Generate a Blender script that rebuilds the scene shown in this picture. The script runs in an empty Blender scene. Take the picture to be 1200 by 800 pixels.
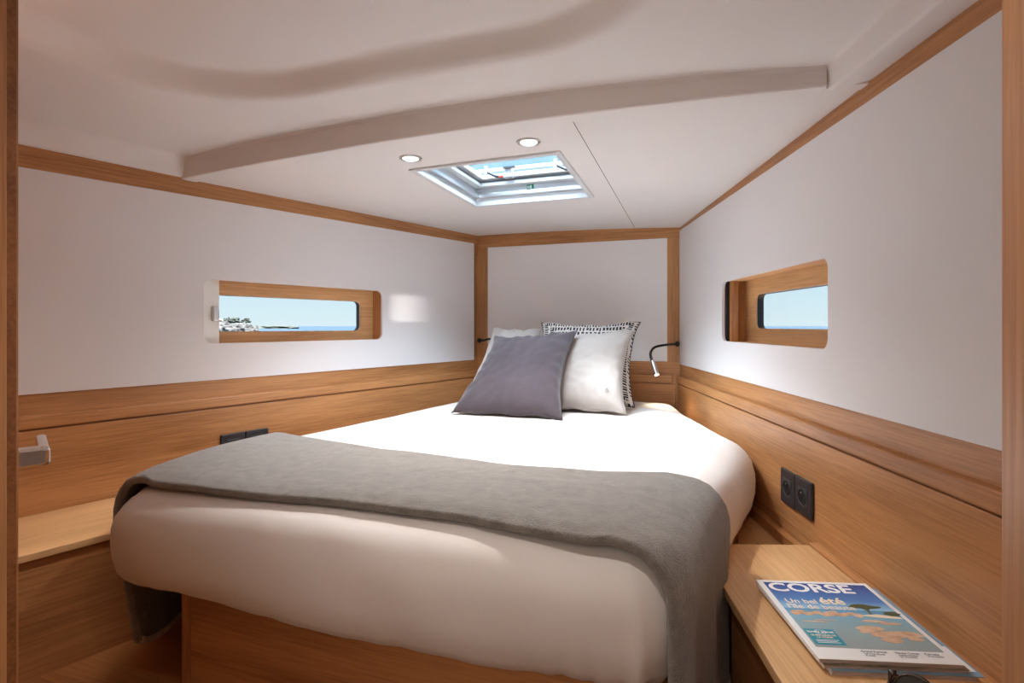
import bpy, bmesh, math, random
from mathutils import Vector, Matrix, noise
from math import sin, cos, pi, radians, sqrt
random.seed(7)
SC = bpy.context.scene
COL = SC.collection
ZC = 1.25                      # camera height above the cabin sole

# ------------------------------------------------------------------ camera
cd = bpy.data.cameras.new('camera'); cam = bpy.data.objects.new('camera', cd); COL.objects.link(cam)
cam.location = (0, 0, ZC); cam.rotation_euler = (pi/2, 0, radians(19.4))
cd.lens = 18.75; cd.sensor_width = 36; cd.shift_y = -0.015; cd.clip_start = 0.02; cd.clip_end = 20000
SC.camera = cam

# ------------------------------------------------------------------ world, sun, exposure
SC.view_settings.view_transform = 'Standard'; SC.view_settings.look = 'None'
SC.view_settings.exposure = 1.30; SC.view_settings.gamma = 1.0
w = bpy.data.worlds.new('sky'); SC.world = w; w.use_nodes = True
nt = w.node_tree; nt.nodes.clear()
wo = nt.nodes.new('ShaderNodeOutputWorld'); bg = nt.nodes.new('ShaderNodeBackground')
tc = nt.nodes.new('ShaderNodeTexCoord'); sx = nt.nodes.new('ShaderNodeSeparateXYZ'); cr = nt.nodes.new('ShaderNodeValToRGB')
nt.links.new(tc.outputs['Generated'], sx.inputs[0]); nt.links.new(sx.outputs['Z'], cr.inputs[0])
nt.links.new(cr.outputs[0], bg.inputs[0]); nt.links.new(bg.outputs[0], wo.inputs[0])
e = cr.color_ramp.elements
e[0].position = 0.0; e[0].color = (0.76, 0.90, 0.95, 1)
e[1].position = 1.0; e[1].color = (0.26, 0.50, 0.80, 1)
x_ = e.new(0.09); x_.color = (0.62, 0.83, 0.93, 1)
x_ = e.new(0.28); x_.color = (0.52, 0.78, 0.93, 1)
bg.inputs[1].default_value = 0.405

def lamp(name, kind, loc, energy, color=(1, 1, 1), target=None, **kw):
    l = bpy.data.lights.new(name, kind); l.energy = energy; l.color = color
    for k, v in kw.items(): setattr(l, k, v)
    o = bpy.data.objects.new(name, l); COL.objects.link(o); o.location = loc
    if target is not None:
        o.rotation_euler = (Vector(target) - Vector(loc)).to_track_quat('-Z', 'Y').to_euler()
    return o
SUN = Vector((0.44, 0.22, -0.87)).normalized()
lamp('sun', 'SUN', (0, 0, 6), 4.0, (1.0, 0.97, 0.93), tuple(Vector((0, 0, 6)) + SUN), angle=radians(9))
lamp('hazy_daylight', 'SUN', (1, 0, 6), 20.0, (0.96, 0.97, 1.0), (1.0, 0.35, 0), angle=radians(100))
# unseen fill light added behind the camera
lamp('saloon_fill', 'AREA', (-0.35, -0.75, ZC+0.40), 3.5, (1.0, 0.86, 0.74), (-0.5, 1.2, ZC-0.15), shape='RECTANGLE', size=1.5, size_y=0.9)

# sunlight glinting off the water through the right portlight onto the left wall
GP = Vector((-1.335, 2.235, ZC+0.085)); GW = Vector((0.225, 1.70, ZC+0.055)); GD = (GW-GP).normalized()
lamp('water_glint', 'SPOT', tuple(GP + GD*14), 2400, (1.0, 0.97, 0.93), tuple(GP), spot_size=radians(0.95), spot_blend=0.4, shadow_soft_size=0.12)

# ------------------------------------------------------------------ node helpers / materials
def new_mat(name):
    m = bpy.data.materials.new(name); m.use_nodes = True
    t = m.node_tree; b = t.nodes['Principled BSDF']
    return m, t, b
def N(t, typ, **kw):
    n = t.nodes.new(typ)
    for k, v in kw.items():
        if isinstance(k, str) and hasattr(n, k): setattr(n, k, v)
        else: n.inputs[k].default_value = v
    return n
def coords(t, scale=(1, 1, 1), rot=(0, 0, 0), out='Object'):
    c = t.nodes.new('ShaderNodeTexCoord'); m = t.nodes.new('ShaderNodeMapping')
    m.inputs['Scale'].default_value = scale; m.inputs['Rotation'].default_value = rot
    t.links.new(c.outputs[out], m.inputs[0]); return m.outputs[0]
def bump(t, b, h, strength=0.2, dist=0.002):
    n = t.nodes.new('ShaderNodeBump'); n.inputs['Strength'].default_value = strength; n.inputs['Distance'].default_value = dist
    t.links.new(h, n.inputs['Height']); t.links.new(n.outputs[0], b.inputs['Normal'])
def noisen(t, vec, scale, detail=4, rough=0.55):
    n = t.nodes.new('ShaderNodeTexNoise'); n.inputs['Scale'].default_value = scale
    n.inputs['Detail'].default_value = detail; n.inputs['Roughness'].default_value = rough
    t.links.new(vec, n.inputs['Vector']); return n.outputs['Fac']
def ramp(t, fac, stops):
    r = t.nodes.new('ShaderNodeValToRGB'); t.links.new(fac, r.inputs[0])
    el = r.color_ramp.elements
    el[0].position, el[0].color = stops[0][0], (*stops[0][1], 1); el[1].position, el[1].color = stops[-1][0], (*stops[-1][1], 1)
    for p, c in stops[1:-1]:
        q = el.new(p); q.color = (*c, 1)
    return r.outputs[0]
def plain(name, col, rough=0.5, metal=0.0, nscale=0, nstr=0.1, coat=0, emis=None, estr=0, spec=None):
    m, t, b = new_mat(name)
    b.inputs['Base Color'].default_value = (*col, 1); b.inputs['Roughness'].default_value = rough
    b.inputs['Metallic'].default_value = metal; b.inputs['Coat Weight'].default_value = coat
    if spec is not None: b.inputs['Specular IOR Level'].default_value = spec
    if nscale:
        bump(t, b, noisen(t, coords(t), nscale), nstr, 0.001)
    if emis:
        b.inputs['Emission Color'].default_value = (*emis, 1); b.inputs['Emission Strength'].default_value = estr
    return m
def wood(name, light, dark, axis='X', rough=0.42, fine=1.0):
    m, t, b = new_mat(name)
    s = {'X': (1.9, 64, 64), 'Y': (64, 1.9, 64), 'Z': (64, 64, 1.9)}[axis]
    v = coords(t, tuple(q*fine for q in s))
    n1 = noisen(t, v, 3.2, 7, 0.62)
    s2 = {'X': (0.8, 7, 7), 'Y': (7, 0.8, 7), 'Z': (7, 7, 0.8)}[axis]
    v2 = coords(t, s2); n2 = noisen(t, v2, 1.6, 3, 0.5)
    ma = t.nodes.new('ShaderNodeMath'); ma.operation = 'MULTIPLY_ADD'; ma.inputs[1].default_value = 0.55
    t.links.new(n2, ma.inputs[0]); 
    mb = t.nodes.new('ShaderNodeMath'); mb.operation = 'MULTIPLY'; mb.inputs[1].default_value = 0.55
    t.links.new(n1, mb.inputs[0]); t.links.new(mb.outputs[0], ma.inputs[2])
    mid = tuple((a+c)/2 for a, c in zip(light, dark))
    c = ramp(t, ma.outputs[0], [(0.40, dark), (0.52, mid), (0.64, light)])
    t.links.new(c, b.inputs['Base Color']); b.inputs['Roughness'].default_value = rough
    bump(t, b, n1, 0.12, 0.0006)
    return m
WL, WD = (0.57, 0.27, 0.105), (0.31, 0.125, 0.040)
M = {}
M['oak'] = wood('satin_oak', WL, WD)
M['oakz'] = wood('satin_oak_upright', WL, WD, 'Z')
M['oaky'] = wood('satin_oak_crosswise', WL, WD, 'Y')
M['oaklit'] = wood('oak_paled_as_lit', (0.76, 0.46, 0.22), (0.52, 0.28, 0.12), fine=1.0)  # same oak coloured paler, daylight on tops and recess boards put into the colour
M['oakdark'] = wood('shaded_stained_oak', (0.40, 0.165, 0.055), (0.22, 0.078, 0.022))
M['white'] = plain('white_headliner_vinyl', (0.80, 0.755, 0.745), 0.55, nscale=500, nstr=0.05)
M['panel'] = plain('white_wall_panel', (0.82, 0.79, 0.80), 0.45, nscale=300, nstr=0.03)
M['gel'] = plain('white_gelcoat', (0.82, 0.82, 0.83), 0.25); M['blind'] = plain('white_blind', (0.93, 0.915, 0.88), 0.4)
M['alu'] = plain('brushed_aluminium', (0.72, 0.72, 0.73), 0.3, 1.0)
M['anod'] = plain('grey_anodised_metal', (0.30, 0.31, 0.33), 0.5)
M['chrome'] = plain('polished_chrome', (0.85, 0.83, 0.81), 0.12, 1.0)
M['black'] = plain('black_rubber', (0.012, 0.012, 0.014), 0.5)
M['plate'] = plain('anthracite_plastic', (0.030, 0.029, 0.033), 0.35)
M['insert'] = plain('dark_grey_plastic', (0.055, 0.055, 0.06), 0.3)
M['hole'] = plain('socket_recess_black', (0.008, 0.008, 0.008), 0.6)
M['glow'] = plain('warm_lamp_lens', (1, 1, 1), 0.3, emis=(1.0, 0.90, 0.74), estr=6)
M['paper'] = plain('white_paper', (0.80, 0.79, 0.78), 0.4)
M['pages'] = plain('magazine_page_edges', (0.50, 0.42, 0.40), 0.7, nscale=900, nstr=0.3)
M['red'] = plain('red_plastic', (0.55, 0.03, 0.02), 0.4)
M['green'] = plain('green_sticker', (0.0, 0.32, 0.14), 0.5)
def fabric(name, c1, c2, scale, rough=0.9, big=6, bstr=0.5, bdist=0.001, sheen=0.3):
    m, t, b = new_mat(name)
    v = coords(t); n1 = noisen(t, v, scale, 3, 0.7); n2 = noisen(t, v, big, 3, 0.5)
    mx = t.nodes.new('ShaderNodeMath'); mx.operation = 'ADD'; t.links.new(n1, mx.inputs[0]); t.links.new(n2, mx.inputs[1])
    mm = t.nodes.new('ShaderNodeMath'); mm.operation = 'MULTIPLY'; mm.inputs[1].default_value = 0.5; t.links.new(mx.outputs[0], mm.inputs[0])
    t.links.new(ramp(t, mm.outputs[0], [(0.36, c1), (0.64, c2)]), b.inputs['Base Color'])
    b.inputs['Roughness'].default_value = rough; b.inputs['Sheen Weight'].default_value = sheen
    bump(t, b, n1, bstr, bdist); return m
def sheet_wrinkles(m):
    t = m.node_tree; b = t.nodes['Principled BSDF']; old = b.inputs['Normal'].links[0].from_node
    n = t.nodes.new('ShaderNodeBump'); n.inputs['Strength'].default_value = 0.5; n.inputs['Distance'].default_value = 0.006
    t.links.new(noisen(t, coords(t, (1.0, 1.6, 1.0)), 7.0, 4, 0.5), n.inputs['Height'])
    t.links.new(n.outputs[0], old.inputs['Normal'])
M['sheet'] = fabric('white_cotton_sheet', (0.78, 0.735, 0.705), (0.82, 0.78, 0.755), 350, bstr=0.12, bdist=0.0008, sheen=0.1)
sheet_wrinkles(M['sheet'])
M['wool'] = fabric('taupe_wool', (0.135, 0.115, 0.094), (0.265, 0.235, 0.20), 330, big=36, bstr=1.0, bdist=0.004, sheen=0.6)
M['stitch'] = plain('cream_stitch_yarn', (0.62, 0.52, 0.40), 0.9)
M['greyc'] = fabric('plum_grey_linen', (0.050, 0.036, 0.045), (0.078, 0.057, 0.068), 260, bstr=0.5, sheen=0.3)
M['beige'] = fabric('ecru_linen', (0.36, 0.305, 0.275), (0.43, 0.375, 0.345), 260, bstr=0.4)
M['linenw'] = fabric('off_white_linen', (0.52, 0.47, 0.44), (0.60, 0.55, 0.52), 260, bstr=0.4)
def pattern_mat():
    m, t, b = new_mat('ink_dash_pattern_cotton')
    c = t.nodes.new('ShaderNodeTexCoord'); s = t.nodes.new('ShaderNodeSeparateXYZ'); t.links.new(c.outputs['UV'], s.inputs[0])
    def mth(op, a, bb=None, cc=None):
        n = t.nodes.new('ShaderNodeMath'); n.operation = op
        for i, q in enumerate((a, bb, cc)):
            if q is None: continue
            if isinstance(q, (int, float)): n.inputs[i].default_value = q
            else: t.links.new(q, n.inputs[i])
        return n.outputs[0]
    X = mth('SUBTRACT', s.outputs[0], 0.5); Y = mth('SUBTRACT', s.outputs[1], 0.5)
    aX = mth('ABSOLUTE', X); aY = mth('ABSOLUTE', Y)
    r = mth('MULTIPLY', mth('MAXIMUM', aX, aY), 2.0)
    sel = mth('GREATER_THAN', aY, aX)
    al = mth('ADD', mth('MULTIPLY', X, sel), mth('MULTIPLY', Y, mth('SUBTRACT', 1.0, sel)))
    rr = mth('MULTIPLY', r, 6.4); row = mth('FLOOR', rr); fr = mth('FRACT', rr)
    fq = mth('MULTIPLY_ADD', mth('MODULO', row, 3.0), 6.0, 25.0)
    cell = mth('MULTIPLY', al, fq); cf = mth('FRACT', cell); cid = mth('FLOOR', cell)
    wn = t.nodes.new('ShaderNodeTexWhiteNoise'); wn.noise_dimensions = '2D'
    cb = t.nodes.new('ShaderNodeCombineXYZ'); t.links.new(cid, cb.inputs[0]); t.links.new(row, cb.inputs[1]); t.links.new(cb.outputs[0], wn.inputs['Vector'])
    rnd = wn.outputs['Value']
    ink = mth('LESS_THAN', cf, mth('MULTIPLY_ADD', rnd, 0.35, 0.42))
    ink = mth('MULTIPLY', ink, mth('GREATER_THAN', fr, mth('MULTIPLY', rnd, 0.3)))
    ink = mth('MULTIPLY', ink, mth('LESS_THAN', fr, 0.86))
    ink = mth('MULTIPLY', ink, mth('GREATER_THAN', r, 0.35))
    mx = t.nodes.new('ShaderNodeMix'); mx.data_type = 'RGBA'; t.links.new(ink, mx.inputs[0])
    mx.inputs[6].default_value = (0.62, 0.57, 0.53, 1); mx.inputs[7].default_value = (0.022, 0.02, 0.024, 1)
    t.links.new(mx.outputs[2], b.inputs['Base Color']); b.inputs['Roughness'].default_value = 0.9
    return m
M['pattern'] = pattern_mat()
def glass_mat(name, tint, gl=0.22):
    m = bpy.data.materials.new(name); m.use_nodes = True; t = m.node_tree; t.nodes.clear()
    o = t.nodes.new('ShaderNodeOutputMaterial'); tr = t.nodes.new('ShaderNodeBsdfTransparent'); g = t.nodes.new('ShaderNodeBsdfGlossy')
    mx = t.nodes.new('ShaderNodeMixShader'); lw = t.nodes.new('ShaderNodeLayerWeight'); fr = t.nodes.new('ShaderNodeMath'); fr.operation = 'POWER'; fr.inputs[1].default_value = 5.0; t.links.new(lw.outputs['Facing'], fr.inputs[0]); f0 = fr; fr = t.nodes.new('ShaderNodeMath'); fr.operation = 'MULTIPLY'; fr.inputs[1].default_value = gl; t.links.new(f0.outputs[0], fr.inputs[0])
    tr.inputs[0].default_value = (*tint, 1); g.inputs['Roughness'].default_value = 0.02
    t.links.new(fr.outputs[0], mx.inputs[0]); t.links.new(tr.outputs[0], mx.inputs[1]); t.links.new(g.outputs[0], mx.inputs[2]); t.links.new(mx.outputs[0], o.inputs[0])
    return m
M['glass'] = glass_mat('clear_glass', (0.97, 0.985, 0.99))
M['acrylic'] = glass_mat('clear_acrylic', (0.84, 0.94, 1.0), 0.06)
M['lens'] = plain('smoked_lens', (0.035, 0.033, 0.028), 0.08, coat=0.5)
M['tortoise'] = plain('dark_tortoiseshell', (0.03, 0.018, 0.012), 0.2, coat=0.6)

# ------------------------------------------------------------------ object helpers
def link(o, parent=None, mat=None):
    COL.objects.link(o)
    if parent is not None: o.parent = parent
    if mat is not None: o.data.materials.append(mat)
    return o
def mesh(name, bm, mat, parent=None, smooth=False, mw=None, bevel=0, auto=None):
    me = bpy.data.meshes.new(name); bm.normal_update(); bm.to_mesh(me); bm.free()
    o = bpy.data.objects.new(name, me); link(o, parent, M[mat] if isinstance(mat, str) else mat)
    if mw is not None: o.matrix_world = mw
    if smooth:
        for p in me.polygons: p.use_smooth = True
    if bevel:
        md = o.modifiers.new('bevel', 'BEVEL'); md.width = bevel; md.segments = 2; md.limit_method = 'ANGLE'; md.angle_limit = radians(40)
        md.harden_normals = False
    return o
def empty(name, mw=None, parent=None):
    o = bpy.data.objects.new(name, None); o.empty_display_size = 0.1; COL.objects.link(o)
    if parent is not None: o.parent = parent
    if mw is not None: o.matrix_world = mw
    return o
def tag(o, label=None, cat=None, group=None, kind=None):
    for k, v in (('label', label), ('category', cat), ('group', group), ('kind', kind)):
        if v: o[k] = v
    return o
def part(name, bm, mat, parent, **kw):      # geometry in the parent's frame
    return mesh(name, bm, mat, parent, **kw)
def BM(): return bmesh.new()
def box(bm, x0, x1, y0, y1, z0, z1, m=None):
    vs = [bm.verts.new(Vector(p) if m is None else m @ Vector(p)) for p in
          ((x0,y0,z0),(x1,y0,z0),(x1,y1,z0),(x0,y1,z0),(x0,y0,z1),(x1,y0,z1),(x1,y1,z1),(x0,y1,z1))]
    for f in ((0,3,2,1),(4,5,6,7),(0,1,5,4),(1,2,6,5),(2,3,7,6),(3,0,4,7)): bm.faces.new([vs[i] for i in f])
    return bm
def bx(*a, m=None): return box(BM(), *a, m=m)
def prism(pts, z0, z1):                       # polygon in xy extruded in z
    bm = BM(); a = [bm.verts.new((x, y, z0)) for x, y in pts]; b = [bm.verts.new((x, y, z1)) for x, y in pts]
    n = len(pts); bm.faces.new(a); bm.faces.new(b)
    for i in range(n): bm.faces.new((a[i], a[(i+1) % n], b[(i+1) % n], b[i]))
    bmesh.ops.recalc_face_normals(bm, faces=bm.faces); return bm
def xzprism(pts, y0, y1):                     # polygon in xz extruded in y
    bm = BM(); a = [bm.verts.new((x, y0, z)) for x, z in pts]; b = [bm.verts.new((x, y1, z)) for x, z in pts]
    n = len(pts); bm.faces.new(a); bm.faces.new(b)
    for i in range(n): bm.faces.new((a[i], a[(i+1) % n], b[(i+1) % n], b[i]))
    bmesh.ops.recalc_face_normals(bm, faces=bm.faces); return bm
def rrect(x0, x1, z0, z1, r, n=8):
    pts = []
    for cx, cz, a0 in ((x1-r, z1-r, 0), (x0+r, z1-r, 90), (x0+r, z0+r, 180), (x1-r, z0+r, 270)):
        for i in range(n+1):
            a = radians(a0 + 90*i/n); pts.append((cx + r*cos(a), cz + r*sin(a)))
    return pts
def plate_hole(outer, hole, r, y0, y1, n=8):
    """outer: 4 corners (x,z) order: (x1,z1),(x0,z1),(x0,z0),(x1,z0); hole: x0,x1,z0,z1 rounded by r"""
    inner = rrect(*hole, r, n); bm = BM(); k = n+1
    rings = {}
    for y in (y0, y1):
        rings[y] = ([bm.verts.new((x, y, z)) for x, z in inner], [bm.verts.new((x, y, z)) for x, z in outer])
    for y in (y0, y1):
        I, O = rings[y]
        for q in range(4):
            seg = I[q*k:(q+1)*k]
            for i in range(n): bm.faces.new((O[q], seg[i], seg[i+1]))
            nx = I[((q+1) % 4)*k]
            bm.faces.new((O[q], seg[-1], nx, O[(q+1) % 4]))
    for key, cnt in ((0, len(inner)), (1, 4)):
        A, B = rings[y0][key], rings[y1][key]
        for i in range(cnt):
            j = (i+1) % cnt
            try: bm.faces.new((A[i], A[j], B[j], B[i]))
            except ValueError: pass
    bmesh.ops.remove_doubles(bm, verts=bm.verts, dist=1e-5)
    bmesh.ops.recalc_face_normals(bm, faces=bm.faces); return bm
def ring_strip(hole, r, grow, y0, y1, n=8):   # rounded tube-like ring around a hole
    x0, x1, z0, z1 = hole
    a = rrect(x0, x1, z0, z1, r, n); b = rrect(x0-grow, x1+grow, z0-grow, z1+grow, r+grow, n)
    bm = BM(); L = []
    for pts, y in ((a, y0), (b, y0), (b, y1), (a, y1)): L.append([bm.verts.new((x, y, z)) for x, z in pts])
    m = len(a)
    for q in range(4):
        for i in range(m):
            j = (i+1) % m; bm.faces.new((L[q][i], L[q][j], L[(q+1) % 4][j], L[(q+1) % 4][i]))
    bmesh.ops.recalc_face_normals(bm, faces=bm.faces); return bm
def tube(bm, pts, r, seg=10, cap=True):
    pts = [Vector(p) for p in pts]; rs = r if isinstance(r, (list, tuple)) else [r]*len(pts)
    up = None; rings = []
    for i, p in enumerate(pts):
        d = (pts[min(i+1, len(pts)-1)] - pts[max(i-1, 0)]).normalized()
        if up is None: up = d.orthogonal().normalized()
        up = (up - d*up.dot(d)).normalized(); s = d.cross(up)
        rings.append([bm.verts.new(p + (up*cos(2*pi*k/seg) + s*sin(2*pi*k/seg))*rs[i]) for k in range(seg)])
    for a, b in zip(rings, rings[1:]):
        for k in range(seg): bm.faces.new((a[k], a[(k+1) % seg], b[(k+1) % seg], b[k]))
    if cap: bm.faces.new(rings[0][::-1]); bm.faces.new(rings[-1])
    return bm
def lathe(bm, prof, seg=32, m=None):
    rings = []
    for r, z in prof:
        rings.append([bm.verts.new((Vector((r*cos(2*pi*k/seg), r*sin(2*pi*k/seg), z)) if m is None else m @ Vector((r*cos(2*pi*k/seg), r*sin(2*pi*k/seg), z)))) for k in range(seg)])
    for a, b in zip(rings, rings[1:]):
        for k in range(seg): bm.faces.new((a[k], a[(k+1) % seg], b[(k+1) % seg], b[k]))
    if prof[0][0] > 1e-6: bm.faces.new(rings[0][::-1])
    if prof[-1][0] > 1e-6: bm.faces.new(rings[-1])
    bmesh.ops.remove_doubles(bm, verts=bm.verts, dist=1e-6); bmesh.ops.recalc_face_normals(bm, faces=bm.faces)
    return bm
def smooth(a, b, x):
    t = max(0.0, min(1.0, (x-a)/(b-a))); return t*t*(3-2*t)
def lerp(a, b, t): return a + (b-a)*t
def interp(tbl, x):
    if x <= tbl[0][0]: return tbl[0][1]
    for (x0, y0), (x1, y1) in zip(tbl, tbl[1:]):
        if x <= x1: return y0 + (y1-y0)*(x-x0)/(x1-x0)
    return tbl[-1][1]

# frames of the three walls: local x along the wall, local y into the cabin, z up (z = 0 at the sole)
def frame(ox, oy, dx, dy):
    d = Vector((dx, dy, 0)).normalized(); n = Vector((-d.y, d.x, 0))
    return Matrix(((d.x, n.x, 0, ox), (d.y, n.y, 0, oy), (0, 0, 1, 0), (0, 0, 0, 1)))
FL = frame(-1.177, 2.765, -sin(radians(17.1)), -cos(radians(17.1)))       # x grows toward the camera
FR = frame(-0.092, 2.765, -sin(radians(16.56)), cos(radians(16.56)))      # x grows toward the bow (camera side negative)
FB = frame(-0.092, 2.765, -1, 0)
def uL(v): return -1.177 + math.tan(radians(17.1))*(v-2.765)
def uR(v): return -0.092 - math.tan(radians(16.56))*(v-2.765)
H = lambda h: ZC + h

# ================================================================== STRUCTURE
# floor and step
o = mesh('floor', bx(-2.6, 1.4, -2.4, 3.2, -0.04, 0), 'oaky'); tag(o, 'wooden cabin sole below the berth', None, None, 'structure')
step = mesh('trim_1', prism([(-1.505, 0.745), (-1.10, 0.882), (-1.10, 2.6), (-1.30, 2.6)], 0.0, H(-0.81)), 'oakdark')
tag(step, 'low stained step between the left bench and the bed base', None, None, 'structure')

# ---------------- side walls
def side_wall(side, F, sgn, hole, toplist, blo):
    """sgn=+1: local x grows to camera (left wall); -1: camera side negative. hole given in positive distance s."""
    X = lambda s: sgn*s
    def xr(a, b): return (min(X(a), X(b)), max(X(a), X(b)))
    root = empty('wall_'+side, F); tag(root, None, None, None, 'structure')
    s0, s1, z0, z1 = hole
    hx0, hx1 = xr(s0, s1)
    A, B = xr(-0.06, 2.62)
    # white panel with the window opening
    def quad(sa, sb, ta, tb, lo):
        c = [(X(sa), ta), (X(sb), tb)]; c.sort()
        (xa, za), (xb, zb) = c
        return [(xb, zb), (xa, za), (xa, lo), (xb, lo)]
    part('white_panel', plate_hole(quad(toplist[0][0], toplist[1][0], H(toplist[0][1]), H(toplist[1][1]), H(-0.187)), (hx0, hx1, H(z0), H(z1)), 0.028, -0.004, 0.006), 'panel', root)
    # upper trim, fascia, rail, lower panel
    part('top_trim', bx(A, B, -0.02, 0.001, H(0.40), H(0.64)), 'oak', root)
    part('fascia', bx(A, B, -0.02, 0.0, H(-0.262), H(-0.17)), 'oak', root)
    part('rail', bx(A, B, -0.02, 0.016, H(-0.282), H(-0.246)), 'oak', root, bevel=0.005)
    part('wood_panel', bx(A, B, -0.02, 0.010, H(-0.545 if side == 'right' else -0.62), H(-0.2865)), 'oak', root, bevel=0.003)
    part('groove', bx(A, B, -0.02, 0.004, H(-0.29), H(-0.28)), 'oakdark', root)
    # backing with hull skin behind, both opened round the window
    wall_back = plate_hole([(B, H(0.64)), (A, H(0.64)), (A, 0.0), (B, 0.0)], (hx0-0.05, hx1+0.05, H(z0-0.03), H(z1+0.03)), 0.03, -0.03, -0.02)
    part('backing', wall_back, 'oakdark', root)
    return root
wl = side_wall('left', FL, 1, (0.685, 1.457, -0.060, 0.161), [(0.040, 0.459), (2.60, 0.422)], 0)
wr = side_wall('right', FR, -1, (0.621, 1.360, -0.056, 0.166), [(0.012, 0.470), (2.60, 0.476)], 0)

def window(name, F, opening, hole, depth, skew, label):
    root = empty(name, F @ Matrix.Translation((0, 0, 0))); tag(root, label, None, None, 'structure')
    x0, x1, z0, z1 = opening[0], opening[1], H(opening[2]), H(opening[3])
    h = (hole[0], hole[1], H(hole[2]), H(hole[3]))
    bm = BM()
    e_ = 0.006
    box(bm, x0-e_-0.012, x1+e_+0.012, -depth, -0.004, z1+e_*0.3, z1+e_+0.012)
    part('head_board', bm, 'oaklit', root)
    part('sill_board', bx(x0-e_-0.012, x1+e_+0.012, -depth, -0.004, z0-e_-0.012, z0-e_*0.3), 'oaklit', root)
    part('side_board', bx(x0-e_-0.012, x0-e_*0.3, -depth, -0.004, z0-e_, z1+e_), 'oakz', root)
    part('side_board', bx(x1+e_*0.3, x1+e_+0.012, -depth, -0.004, z0-e_, z1+e_), 'oakz', root)
    ox0, ox1 = min(x0, h[0])-0.06-skew[0], max(x1, h[1])+0.06+skew[1]
    part('back_frame', plate_hole([(ox1, z1+0.02), (ox0, z1+0.02), (ox0, z0-0.02), (ox1, z0-0.02)], h, 0.022, -depth-0.012, -depth), 'oaklit', root, bevel=0.0015)
    part('gasket', ring_strip(h, 0.022, 0.004, -depth-0.034, -depth-0.012), 'black', root)
    part('glass', plate_hole([(ox1, z1+0.03), (ox0, z1+0.03), (ox0, z0-0.03), (ox1, z0-0.03)], ((h[0]+h[1])/2-.0001, (h[0]+h[1])/2+.0001, (h[2]+h[3])/2-.0001, (h[2]+h[3])/2+.0001), .00005, -depth-0.040, -depth-0.034), 'glass', root) if False else part('glass', bx(ox0, ox1, -depth-0.040, -depth-0.035, z0-0.02, z1+0.02), 'glass', root)
    sk0, sk1 = (-0.12, 2.9) if ox0 > 0 else (-2.9, 0.12)
    part('hull_skin', plate_hole([(sk1, H(0.66)), (sk0, H(0.66)), (sk0, -0.05), (sk1, -0.05)], (h[0]-0.03-skew[0], h[1]+0.03+skew[1], h[2]-0.02, h[3]+0.02), 0.03, -depth-0.06, -depth-0.042), 'gel', root)
    return root
w1 = window('window_1', FL, (0.685, 1.457, -0.060, 0.161), (0.752, 1.42, -0.020, 0.112), 0.062, (0.04, 0.04), 'long rounded portlight set in an oak recess in the left wall, rocky shore beyond')
part('blind_panel', bx(1.392, 1.49, -0.034, -0.026, H(-0.066), H(0.167)), 'blind', w1)
bh = part('blind_handle', bx(1.396, 1.418, -0.026, -0.014, H(0.018), H(0.071)), 'alu', w1, bevel=0.003)
w2 = window('window_2', FR, (-1.360, -0.621, -0.056, 0.166), (-1.30, -0.700, -0.0085, 0.114), 0.082, (0.0, 0.25), 'long rounded portlight set in an oak recess in the right wall, open sea beyond')
part('blind_track', bx(-0.632, -0.617, -0.030, -0.007, H(-0.060), H(0.170)), 'black', w2)
part('blind_edge', bx(-0.650, -0.619, -0.045, -0.018, H(-0.058), H(0.168)), 'oakz', w2, bevel=0.002)

# ---------------- end wall at the head of the berth
wb = empty('wall_back', FB); tag(wb, None, None, None, 'structure')
part('wood_panel', bx(-0.10, 1.20, -0.03, 0.0, 0, H(0.64)), 'oakz', wb)
part('white_panel', bx(0.061, 1.023, 0.0, 0.006, H(-0.177), H(0.438)), 'panel', wb, bevel=0.001)
part('fascia', bx(-0.0, 1.10, 0.0, 0.003, H(-0.240), H(-0.179)), 'oak', wb)
part('top_trim', bx(0.0, 1.09, 0.0, 0.003, H(0.441), H(0.62)), 'oak', wb)
part('rail', bx(0.035, 1.06, 0.0, 0.018, H(-0.283), H(-0.240)), 'oak', wb, bevel=0.004)
part('lower_panel', bx(0.02, 1.08, 0.0, 0.010, H(-0.60), H(-0.287)), 'oak', wb, bevel=0.003)

# ---------------- headliner above the berth
def ceil_h(u, v):
    a, b = uL(v), uR(v); t = (u-a)/(b-a)
    hl = interp([(0.9, 0.487), (2.72, 0.506)], v); hr = interp([(1.2, 0.518), (2.76, 0.487)], v)
    return lerp(hl, hr, t) + 0.026*((b-a)/1.96)**2*(1-(2*t-1)**2)
HU0, HU1, HV0, HV1 = -0.905, -0.400, 1.560, 2.095     # hatch opening
def ceil_grid(u_edges, vrows, skip=None):
    bm = BM(); rows = []
    for v in vrows:
        rows.append([bm.verts.new((u, v, H(ceil_h(u, v)))) for u in u_edges(v)])
    for i in range(len(rows)-1):
        for j in range(len(rows[0])-1):
            uc = sum(q.co.x for q in (rows[i][j], rows[i][j+1]))/2; vc = (rows[i][j].co.y+rows[i+1][j].co.y)/2
            if skip and skip(uc, vc): continue
            bm.faces.new((rows[i][j], rows[i+1][j], rows[i+1][j+1], rows[i][j+1]))
    lo = [v for v in bm.verts if not v.link_faces]
    bmesh.ops.delete(bm, geom=lo, context='VERTS'); return bm
V0 = 1.318
vrows = [V0 + (HV0-V0)*i/4 for i in range(4)] + [HV0 + (HV1-HV0)*i/6 for i in range(6)] + [HV1 + (2.775-HV1)*i/8 for i in range(9)]
def ue_main(v):
    a = uL(v)+0.0
    return [lerp(a, HU0, i/7) for i in range(7)] + [lerp(HU0, HU1, i/6) for i in range(6)] + [HU1, -0.355, -0.3108]
def ue_right(v):
    return [lerp(-0.3088, uR(v), i/6) for i in range(7)]
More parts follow.
